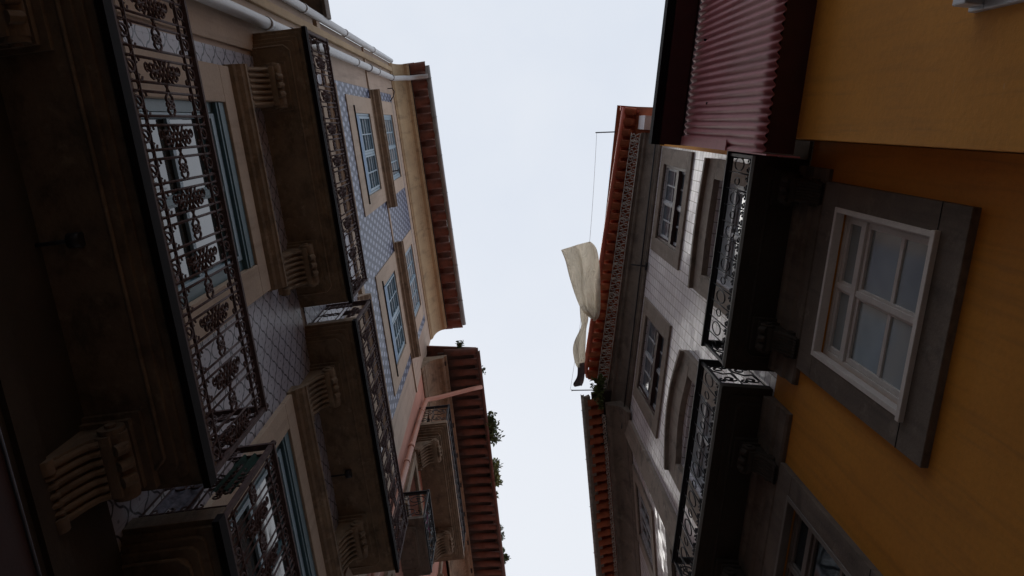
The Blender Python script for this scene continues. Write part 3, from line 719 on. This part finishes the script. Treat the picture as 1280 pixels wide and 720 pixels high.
def arched_surround(q, rise, parent, mat, wid=.235, top=.35):
    a, b, c, e = q; m = MB(R); n = 14; d0, dd = -.02, .075
    A, B = a - wid, b + wid
    m.box(A, a, d0, dd, c, e); m.box(b, B, d0, dd, c, e)
    lo = [(a + (b - a) * k / n, e + rise * .55 * math.sin(PI * k / n)) for k in range(n + 1)]
    up = [(A + (B - A) * k / n, e + top + rise * math.sin(PI * k / n)) for k in range(n + 1)]
    lo[0] = (A, e); lo[-1] = (B, e); lo[0] = (A, e)
    for k in range(n):
        p = [(lo[k][0], lo[k][1]), (lo[k + 1][0], lo[k + 1][1]), (up[k + 1][0], up[k + 1][1]), (up[k][0], up[k][1])]
        i = len(m.v)
        for d in (d0, dd):
            for u, h in p: m.v.append(m.P((u, d, h)))
        for f in ((0, 1, 2, 3), (4, 5, 6, 7), (0, 1, 5, 4), (1, 2, 6, 5), (2, 3, 7, 6), (3, 0, 4, 7)): m.f.append([i + x for x in f]); m.sm.append(False)
        # drip moulding following the arch
        j = len(m.v)
        for d in (d0, dd + .05):
            for u, h in ((up[k][0], up[k][1] + .004), (up[k + 1][0], up[k + 1][1] + .004), (up[k + 1][0], up[k + 1][1] + .07), (up[k][0], up[k][1] + .07)): m.v.append(m.P((u, d, h)))
        for f in ((0, 1, 2, 3), (4, 5, 6, 7), (0, 1, 5, 4), (1, 2, 6, 5), (2, 3, 7, 6), (3, 0, 4, 7)): m.f.append([j + x for x in f]); m.sm.append(False)
    return m.build('surround', mat, parent)
for q, rise in ((d1, .07), (d2, .28)):
    w = window(R, q, 1, 4, R.root, M['white_dirty_wood'], M['glass_net'], rec=.06, fr=.07, mun=.03, panel=.4, transom=8.9, wname='balcony_door')
    arched_surround(q, rise, w, M['granite'], top=.3)
for q in (w1, w2):
    a, b, c, e = q
    w = window(R, q, 2, 3, R.root, M['white_dirty_wood'], M['glass_mid'], rec=.03, fr=.045, mun=.024, transom=None, tilt=.04)
    t = MB(R); t.box(a + .05, b - .05, -.05, .012, 11.44, 11.58); t.box(a, a + .045, -.05, .0, c, e); t.box(b - .045, b, -.05, .0, c, e); t.build('transom', M['redbrown_wood'], w)
    surround(R, (a - .25, b + .22, 10.76, 12.66), q, w, M['granite'], d1=.03, sill=False)
for a, b in ((.5, 1.6), (2.9, 4.0)):
    d = MB(R); ring(d, (a, b, G0, .9), (a + .08, b - .08, G0 + .1, .8), -.26, -.2); d.box(a + .08, b - .08, -.25, -.215, G0 + .1, .8); d.box(a + .2, b - .2, -.22, -.2, G0 + .4, .5); d.build('door', M['grey_wood'], R.root)
m = MB(R); m.box(4.82, 5.17, -.01, .055, 6.6, 12.95); m.build('pilaster', M['granite'], R.root, bevel=.006)
m = MB(R); m.box(4.9, 5.17, -.01, .05, G0, 6.6); m.build('pilaster', M['granite_dark'], R.root, bevel=.006)
# balconies R
RS = ((.0, 0, .05), (0, .04, .16))
for (a, b, dd, cs) in ((.105, 2.05, .48, (.36, 1.68)), (2.22, 4.5, .48, (2.84, 4.1))):
    sb = slab(R, a, b, dd, 6.80, R.root, M['granite_soffit_and_shade'], steps=((.14, 0, .04), (.08, .02, .07), (.0, .04, .13)))
    for c in cs: corbel(R, c, 6.80, sb, M['granite_soffit_and_shade'], w=.2, dep=.25, drop=.36)
    moulding(R, [(.03, 6.33), (.05, 6.35), (.05, 6.50), (.075, 6.53), (.075, 6.70), (.10, 6.74), (.10, 6.795)], a + .05, b - .05, M['granite_dark'], sb, name='wall_moulding')
    railing(R, a + .02, b - .02, 6.93, dd - .02, .70, M['iron_black'], sb, 'ring', 'curl', handrail=.03)
# crowning: cornice, pierced metal lace, barrel tiles, red gutter; the eave runs slightly askew of the wall
def skR(u, d, h): return (u, d * (1 + .072 * max(-1, u + .0)), h)
moulding(R, [(.02, 12.85), (.035, 12.9), (.035, 12.96), (.06, 13.0), (.07, 13.06)] + cove(.07, 13.08, .17, 13.42) + [(.19, 13.44), (.19, 13.5), (.22, 13.52), (.22, 13.6)], -.02, 5.12, M['granite_dark'], R.root, skew=skR)
m = MB(R)
def LT(pts, rad, closed=False): m.tube([skR(p[0], p[1], p[2]) for p in pts], rad, 4, closed)
nn = 34
def lp(u, t): return (u, .245 + .125 * t, 13.52 + .16 * t)
for k in range(nn):
    p = 4.6 / nn; u = .0 + k * p; j_ = random.uniform(-.06, .06)
    LT([lp(u + p * (.05 + .9 * t) , .08 + .84 * t + .16 * math.sin(2 * PI * t)) for t in [q / 8 for q in range(9)]], .011)
    LT([lp(u + p * (.30 + j_) + p * .20 * math.cos(t), .74 + .18 * math.sin(t)) for t in [2 * PI * j / 7 for j in range(7)]], .009, True)
    LT([lp(u + p * (.72 + j_) + p * .18 * math.cos(t), .26 + .16 * math.sin(t)) for t in [2 * PI * j / 7 for j in range(7)]], .009, True)
    if k % 2: LT([lp(u, .0), lp(u + p * .1, .3), lp(u - p * .08, .6), lp(u + p * .05, 1)], .012)
LT([lp(.0, 0), lp(4.6, 0)], .010); LT([lp(.0, 1), lp(4.6, 1)], .008)
m.build('lace_trim', M['lace_metal'], R.root)
eave_tiles(R, -.36, 4.42, .30, .475, 13.86, 13.77, M['terracotta'], R.root, pitch=.185, skew=skR)
gutter(R, -.42, 4.42, .545, 13.78, .038, M['gutter_red'], R.root, skew=skR, brackets=False)
m = MB(R)
m.tube([skR(-.36, .1, 13.83), skR(-.36, .52, 13.86)], .03, 8); m.box(-.44, -.36, .50, .58, 13.82, 13.92)
m.build('verge_trim', M['gutter_red'], R.root)
m = MB(R); m.box(-.30, -.07, -.4, .26, 13.2, 13.75); m.build('eave_end', M['white_plaster'], R.root)
m = MB(R); m.prism([(-.6, 13.74), (.40, 13.70), (.47, 13.76), (.47, 13.80), (-.6, 13.9)], 4.50, 5.35); m.build('valley_flashing', M['zinc'], R.root)
m = MB(R); m.box(4.4, 4.5, .30, .66, 13.72, 13.9); m.box(4.38, 4.52, .62, .69, 13.80, 13.93); m.build('verge_tile', M['terracotta'], R.root, bevel=.02)
m = MB(R); m.tube([(2.14 , .30, 12.75), (2.16, .02, 12.8)], .012, 6); m.box(2.1, 2.22, .02, .05, 12.76, 12.84); m.tube([(-.02, .10, 12.9), (5.1, .10, 12.9)], .012, 6); m.build('cable', M['iron_black'], R.root)

# =================================================================== RIGHT, farther: next white house
G = House('white_corner_house', 6.0, 1.8512, 'white house far down on the right whose grey gutter bends away from the red one', 'house', 'houses lining the street')
gw = (6.25, 7.25, 11.1, 12.35); gd = (5.8, 6.9, 7.0, 9.45); gw2 = (8.6, 9.6, 11.1, 12.35)
wall_mesh(G, 5.43, 15, G0, 13.1, [gw, gd, gw2]).build('wall', M['tile_gloss'], G.root)
body(G, 5.43, 15, G0, 12.9, M['white_plaster'], G.root, heave=13.4, over=.55, roofmat=M['terracotta'])
for q in (gw, gw2):
    w = window(G, q, 2, 3, G.root, M['white_dirty_wood'], M['glass_clear'], rec=.02, tilt=.04); surround(G, (q[0] - .22, q[1] + .22, q[2] - .22, q[3] + .2), q, w, M['granite'], d1=.03, sill=False)
w = window(G, gd, 1, 3, G.root, M['redbrown_wood'], M['glass_dark'], rec=.15, panel=.4, wname='balcony_door'); surround(G, (gd[0] - .24, gd[1] + .24, gd[2], gd[3] + .3), gd, w, M['granite_dark'], sill=False)
moulding(G, [(.02, 12.6), (.05, 12.66), (.05, 12.72)] + cove(.07, 12.74, .28, 13.02) + [(.31, 13.04), (.31, 13.1), (.34, 13.12), (.34, 13.2)], 5.1, 15, M['granite_dark'], G.root)
m = MB(G)
m.prism([(-1.2, 13.46), (.55, 13.43), (.55, 13.47), (-1.2, 13.6)], 4.98, 6.0); m.build('valley_board', M['roof_dark'], G.root)
m = MB(G)
nn = 70
for k in range(nn):
    u = 5.35 + k * .1
    m.tube([(u + .05 + .042 * math.cos(t), .375 + .02 * math.sin(t), 13.26 + .06 * math.sin(t)) for t in [2 * PI * j / 8 for j in range(8)]], .012, 4, True)
    m.tube([(u, .35, 13.2), (u + .03, .38, 13.25), (u + .08, .40, 13.3)], .012, 4)
m.build('lace_trim', M['lace_metal'], G.root)
eave_tiles(G, 5.12, 15, .36, .60, 13.38, 13.28, M['terracotta'], G.root, pitch=.185)
m = MB(G); m.prism([(.60, 13.42), (.70, 13.33), (.70, 13.27), (.585, 13.30)], 5.0, 15); m.build('fascia_board', M['granite'], G.root)
gutter(G, 4.95, 15, .725, 13.3, .03, M['lace_metal'], G.root)

# =================================================================== RIGHT, nearer: yellow house with red bay
Y = House('yellow_house', -4.4, 2.42, 'yellow plastered house at the top right with a dark red corrugated bay', 'house', 'houses lining the street')
yw = [(-2.0, -.82, 2.4, 4.01), (-4.6, -3.5, 2.4, 4.01)]
wall_mesh(Y, -9, -.065, G0, 9.9, yw).build('wall', M['yellow_pale'], Y.root)
body(Y, -9, -.065, G0, 9.85, M['yellow_pale'], Y.root, heave=10.0, over=.3)
for q in yw:
    w = window(Y, q, 1, 2, Y.root, M['alu'], M['glass_curtain'], rec=.02)
    surround(Y, (q[0] - .12, q[1] + .08, q[2] - .1, q[3] + .13), q, w, M['alu'], d1=.035, sill=False)
    # rolled shutter box
    s = MB(Y); s.box(q[0] - .1, q[1] + .06, .035, .13, q[3] + .0, q[3] + .12); s.build('shutter_box', M['alu'], w, bevel=.008)
bay = MB(Y); bd = .26; b0, b1, bh0, bh1 = -3.2, .075, 6.22, 8.75
bay.box(b0, b1 - .01, -.0, bd - .03, bh0 + .03, bh1 + .4)
by = bay.build('bay', M['maroon'], Y.root)
m = MB(Y); amp = .0135; per = .070; n = int((b1 - b0) / per * 8)
prof = []
for k in range(n + 1):
    u = b1 - k * per / 8; prof.append((u, bd + amp * math.cos(2 * PI * k / 8)))
hs = [bh0 - .03 + (bh1 + .1 - bh0) * j / 10 for j in range(11)]
i0 = len(m.v)
for (u, d) in prof:
    for h in hs: m.v.append(m.P((u, d, h)))
K = len(hs)
for a in range(len(prof) - 1):
    for j in range(K - 1): m.f.append([i0 + a * K + j, i0 + a * K + j + 1, i0 + (a + 1) * K + j + 1, i0 + (a + 1) * K + j]); m.sm.append(True)
m.build('corrugated_sheet', M['red_sheet'], by, solid=.006)
m = MB(Y); m.box(b1 - .085, b1 + .012, bd + .012, bd + .024, 7.15, bh1 + .1); m.box(b1 + .0, b1 + .012, .0, bd + .012, 6.1, bh1 + .1); m.build('corner_flashing', M['red_sheet'], by)
m = MB(Y); m.box(b0, b1 + .02, bd + .03, bd + .26, bh1 + .1, bh1 + .16); m.box(b0, b1 + .02, .0, bd + .0299, bh1 + .3, bh1 + .36); m.build('eave_soffit', M['maroon'], by)
gutter(Y, b0, b1 + .03, bd + .275, bh1 + .20, .075, M['near_black'], by, name='gutter', square=True, brackets=False)
m = MB(Y)
for (u, h) in ((-.35, 8.0), (-1.0, 8.4)): m.tube([(u, bd, h), (u, bd + .025, h)], .012, 8)
m.build('sheet_screw', M['near_black'], by)
m = MB(Y); m.box(-1.0, -.06, .0, .06, 9.75, 9.95); m.build('cornice', M['yellow_pale'], Y.root)

# =================================================================== clothes line and washing
def world_pts(H, pts): return [H.mw @ H.P(*p) for p in pts]
def dR(X): return 2.8 - X
def pole(a, b, label):
    m = MB(); pts = world_pts(R, [a, b]); c = pts[0].copy()
    m.tube([p - c for p in pts], .011, 8); e = world_pts(R, [(b[0], b[1], b[2] + .04), (b[0], b[1], b[2] - .03)]); m.tube([p - c for p in e], .009, 6)
    e = world_pts(R, [(a[0] - .0, a[1], a[2] - .1), (a[0], a[1], a[2] + .1)]); m.tube([p - c for p in e], .02, 6)
    o = m.build('clothesline_pole', M['steel'], None); o.location = c
    tag(o, label, 'pole', 'clothesline poles under the eaves')
pole((-.03, .28, 14.0), (.05, .945, 14.0), 'thin steel pole sticking out beside the upper end of the red gutter')
pole((4.80, .44, 14.0), (4.84, .90, 14.0), 'thin steel pole sticking out where red and grey gutters meet')
ln = [(.05 + (4.84 - .05) * k / 16, .93 - .06 * math.sin(PI * k / 16), 14.0 - .14 * math.sin(PI * k / 16)) for k in range(17)]
pts = world_pts(R, ln); c = pts[0].copy(); m = MB(); m.tube([p - c for p in pts], .0028, 5)
o = m.build('clothesline', M['rope'], None); o.location = c; tag(o, 'thin pale cord strung between the two steel poles', 'clothesline')

F_PX = 976.46; ZX, ZY = 613.95, 151.12
Z0 = Vector(((ZX - 640) / F_PX, (ZY - 360) / F_PX, 1)).normalized(); F0 = Vector((0, 1, 0)); F0 = (F0 - Z0 * F0.dot(Z0)).normalized(); X0 = F0.cross(Z0)

def strip_sheet(ctrl, name, mat, label, fold=.03, folds=3.0, nu=26, nv=18):
    """washing blown by the wind: ctrl rows are pairs of points (u, X, h) given in street metres"""
    n = len(ctrl) - 1
    def lerp(t, side):
        x = t * n; i = min(int(x), n - 1); f = x - i
        P = [ctrl[max(0, min(n, i + k))][side] for k in (-1, 0, 1, 2)]
        return [.5 * (2 * P[1][k] + (P[2][k] - P[0][k]) * f + (2 * P[0][k] - 5 * P[1][k] + 4 * P[2][k] - P[3][k]) * f * f + (3 * P[1][k] - P[0][k] - 3 * P[2][k] + P[3][k]) * f ** 3) for k in range(3)]
    def f(t, s):
        a, b = lerp(t, 0), lerp(t, 1)
        p = [a[k] + (b[k] - a[k]) * s for k in range(3)]
        w = math.sin(folds * 2 * PI * s + 2.2 * t) * fold + math.sin(folds * 1.7 * PI * s - 5 * t + 1) * fold * .6
        return (p[0] + w * .35, dR(p[1]) + w * .45, p[2] + w + .05 * math.sin(PI * s) )
    o = cloth_grid(R, f, nu, nv, name, mat, label, 'laundry', 'washing on the line')
    return o
# (u, X) columns follow the line; the free edge is blown towards the street's middle
strip_sheet([((2.14, 1.425, 13.75), (1.96, 1.972, 13.9)), ((2.29, 1.498, 13.6), (2.08, 2.074, 13.8)), ((2.56, 1.585, 13.5), (2.41, 2.138, 13.7)), ((2.84, 1.699, 13.5), (2.78, 2.164, 13.6)), ((3.08, 1.823, 13.5), (3.08, 2.182, 13.5)), ((3.21, 1.934, 13.6), (3.27, 2.18, 13.55)), ((3.33, 2.075, 13.7), (3.37, 2.126, 13.6))],
            'hanging_sheet', M['linen'], 'large cream sheet blowing on the line beside the red gutter', fold=.035, folds=2.3, nu=34, nv=24)
strip_sheet([((3.1, 1.831, 13.55), (3.17, 2.0, 13.7)), ((3.32, 1.873, 13.6), (3.38, 2.022, 13.7)), ((3.48, 1.904, 13.6), (3.52, 2.007, 13.7)), ((3.71, 1.8, 13.5), (3.71, 2.012, 13.7)), ((3.88, 1.775, 13.45), (3.94, 2.021, 13.7)), ((4.12, 1.841, 13.5), (4.15, 2.035, 13.7)), ((4.27, 1.925, 13.6), (4.29, 2.012, 13.7))],
            'hanging_sheet', M['linen'], 'narrow cream cloth crumpled on the line below the large sheet', fold=.02, folds=1.6, nu=24, nv=10)
strip_sheet([((4.21, 1.919, 13.6), (4.18, 2.031, 13.7)), ((4.4, 1.918, 13.55), (4.38, 2.066, 13.7)), ((4.54, 1.854, 13.5), (4.55, 2.083, 13.7)), ((4.6, 1.903, 13.5), (4.64, 2.063, 13.7))],
            'hanging_cloth', M['dark_cloth'], 'small dark grey cloth at the end of the line by the lower pole', fold=.03, folds=1.0, nu=12, nv=8)

# =================================================================== plants in the gutters
def plant(H, u, d, h, size, label, mat, n=60, droop=0.0, group='plants growing on the roofs', along=1.0):
    base = H.mw @ H.P(u, d, h); o = empty('roof_plant', base); tag(o, label, 'plant', group)
    ax = (H.mw @ H.P(u + 1, d, h) - base); out_ = (H.mw @ H.P(u, d + 1, h) - base)
    st = MB(); lf = MB()
    for k in range(max(6, n // 10)):
        f = random.uniform(-1, 1); l = size * random.uniform(.45, 1.0) * (1 - .45 * abs(f))
        root = ax * f * size * .55 * along
        dirn = (ax * random.uniform(-.5, .5) + out_ * random.uniform(.1, .75) + Vector((0, 0, random.uniform(.2, .9)))).normalized()
        P = lambda t: root + dirn * l * t - Vector((0, 0, droop * l * t * t))
        st.tube([P(t) for t in (0, .35, .7, 1)], .004, 4, r2=.002)
        for q in range(22):
            t = random.uniform(.15, 1); p = P(t)
            dr = Vector((random.uniform(-1, 1), random.uniform(-1, 1), random.uniform(-.6, 1))).normalized(); s_ = size * random.uniform(.14, .27)
            sd = dr.orthogonal().normalized() * s_ * .34
            i = len(lf.v); m_ = p + dr * s_ * .5
            lf.v += [p, m_ + sd, p + dr * s_, m_ - sd]; lf.f.append([i, i + 1, i + 2, i + 3]); lf.sm.append(False)
    st.build('stem', M['stem'], o); lf.build('foliage', mat, o)
for (u, d, h, s, lb, mt, n) in (
    (5.05, .80, 17.36, .26, 'small tuft of green weeds on the near end of the pink house roof', 'leaf', 50),
    (5.62, 1.24, 17.2, .22, 'smallest weed on the eave edge just above the pink drain pipe end', 'leaf', 40),
    (7.05, 1.27, 17.2, .48, 'largest bushy weed on the eave edge opposite the cream sheet', 'leaf', 190),
    (8.15, 1.26, 17.2, .44, 'feathery weed on the eave edge, next below the largest one', 'leaf_pale', 110),
    (8.75, 1.26, 17.2, .20, 'thin sparse weed on the eave edge below the feathery one', 'leaf_pale', 22),
    (9.75, 1.26, 17.2, .28, 'small leafy weed on the eave edge near the bottom of the picture', 'leaf', 50),
    (10.3, 1.26, 17.2, .36, 'lowest weed on the eave edge at the bottom of the picture', 'leaf', 60)):
    plant(Pk, u, d - .03, h, s, lb, M[mt], int(n * 2.2))
plant(R, 4.50, .46, 13.12, .34, 'green fern-like plant in the angle between red and grey gutters', M['leaf_pale'], 150, droop=.5)
plant(R, 4.72, .44, 13.12, .26, 'smaller green plant beside the fern-like one under the far gutter', M['leaf_pale'], 80, droop=.5)

# =================================================================== shop awning at street level, lower left
A = House('shop_awning', 7.4, -2.2, 'dark red awning edge with a pale metal bar at the lower left', 'awning')
m = MB(A); m.prism([(.06, 2.95), (.10, 2.95), (.36, 2.62), (.36, 2.38), (.35, 2.38), (.345, 2.60), (.06, 2.90)], .35, 3.9)
m.build('canopy', M['awning_red'], A.root)
m = MB(A); m.tube([(.33, .365, 2.60), (3.92, .365, 2.60)], .006, 8); m.tube([(.40, .06, 2.4), (.40, .34, 2.59)], .012, 8); m.tube([(3.85, .06, 2.4), (3.85, .345, 2.57)], .012, 8); m.build('frame', M['steel'], A.root)
A.root.rotation_euler[2] += 0

# =================================================================== ground
m = MB(); m.box(-400, 400, -400, 400, -.4, 0); g = m.build('ground', M['cobble']); tag(g, kind='structure')
m = MB()
for sx, yaw, dist in ((-1, 7.4, -2.2), (1, -4.4, 2.8)): pass
m.box(-1.0, 1.2, -12, 14, .004, .008); g = m.build('street', M['cobble']); tag(g, kind='structure')

# =================================================================== camera
cam = bpy.data.cameras.new('camera'); co = bpy.data.objects.new('camera', cam); COL.objects.link(co); S.camera = co
cam.sensor_width = 36; cam.sensor_fit = 'HORIZONTAL'; cam.lens = F_PX / 1280 * 36; cam.clip_end = 2000; cam.clip_start = .05
# world X = right, Y = down the street (image down), Z = up ; columns are the camera's axes in world
right = Vector((X0.x, F0.x, Z0.x)); down = Vector((X0.y, F0.y, Z0.y)); fwd = Vector((X0.z, F0.z, Z0.z))
mt = Matrix((( right.x, -down.x, -fwd.x, 0), (right.y, -down.y, -fwd.y, 0), (right.z, -down.z, -fwd.z, 0), (0, 0, 0, 1)))
co.matrix_world = Matrix.Translation((0, 0, EYE)) @ mt

# =================================================================== light: overcast
W = bpy.data.worlds.new('World'); S.world = W; W.use_nodes = True; nt = W.node_tree; bg = nt.nodes['Background']
sky = N(nt, 'ShaderNodeTexSky', sky_type='NISHITA', sun_disc=False)
EL, AZ = math.radians(62), math.radians(-45)
sky.sun_elevation = EL; sky.sun_rotation = AZ; sky.dust_density = 3; sky.air_density = 1.0
tc = N(nt, 'ShaderNodeTexCoord'); nz = N(nt, 'ShaderNodeTexNoise', Scale=2.2, Detail=5, Roughness=.55); nt.links.new(tc.outputs['Generated'], nz.inputs['Vector'])
cl = mixc(nt, ramp(nt, nz.outputs['Fac'], .3, .7), (6.7, 7.4, 8.6), (8.1, 8.5, 9.15))
sx = N(nt, 'ShaderNodeSeparateXYZ'); nt.links.new(tc.outputs['Generated'], sx.inputs[0])
cl2 = mixc(nt, ramp(nt, sx.outputs['Y'], -.1, .5), cl, (8.35, 8.7, 9.3))
nt.links.new(mixc(nt, .975, sky.outputs['Color'], cl2), bg.inputs['Color']); bg.inputs['Strength'].default_value = .10
sl = bpy.data.lights.new('sun', 'SUN'); sl.energy = 1.5; sl.angle = math.radians(45); sl.color = (1, .96, .9)
so = bpy.data.objects.new('sun', sl); COL.objects.link(so)
dirv = Vector((math.sin(AZ) * math.cos(EL), math.cos(AZ) * math.cos(EL), math.sin(EL)))
so.rotation_euler = dirv.to_track_quat('Z', 'Y').to_euler(); so.location = (0, 0, 40)
vs = S.view_settings; vs.view_transform = 'Standard'; vs.look = 'None'; vs.gamma = 1; vs.exposure = 0; vs.use_curve_mapping = False
S.cycles.max_bounces = 8; S.cycles.diffuse_bounces = 4
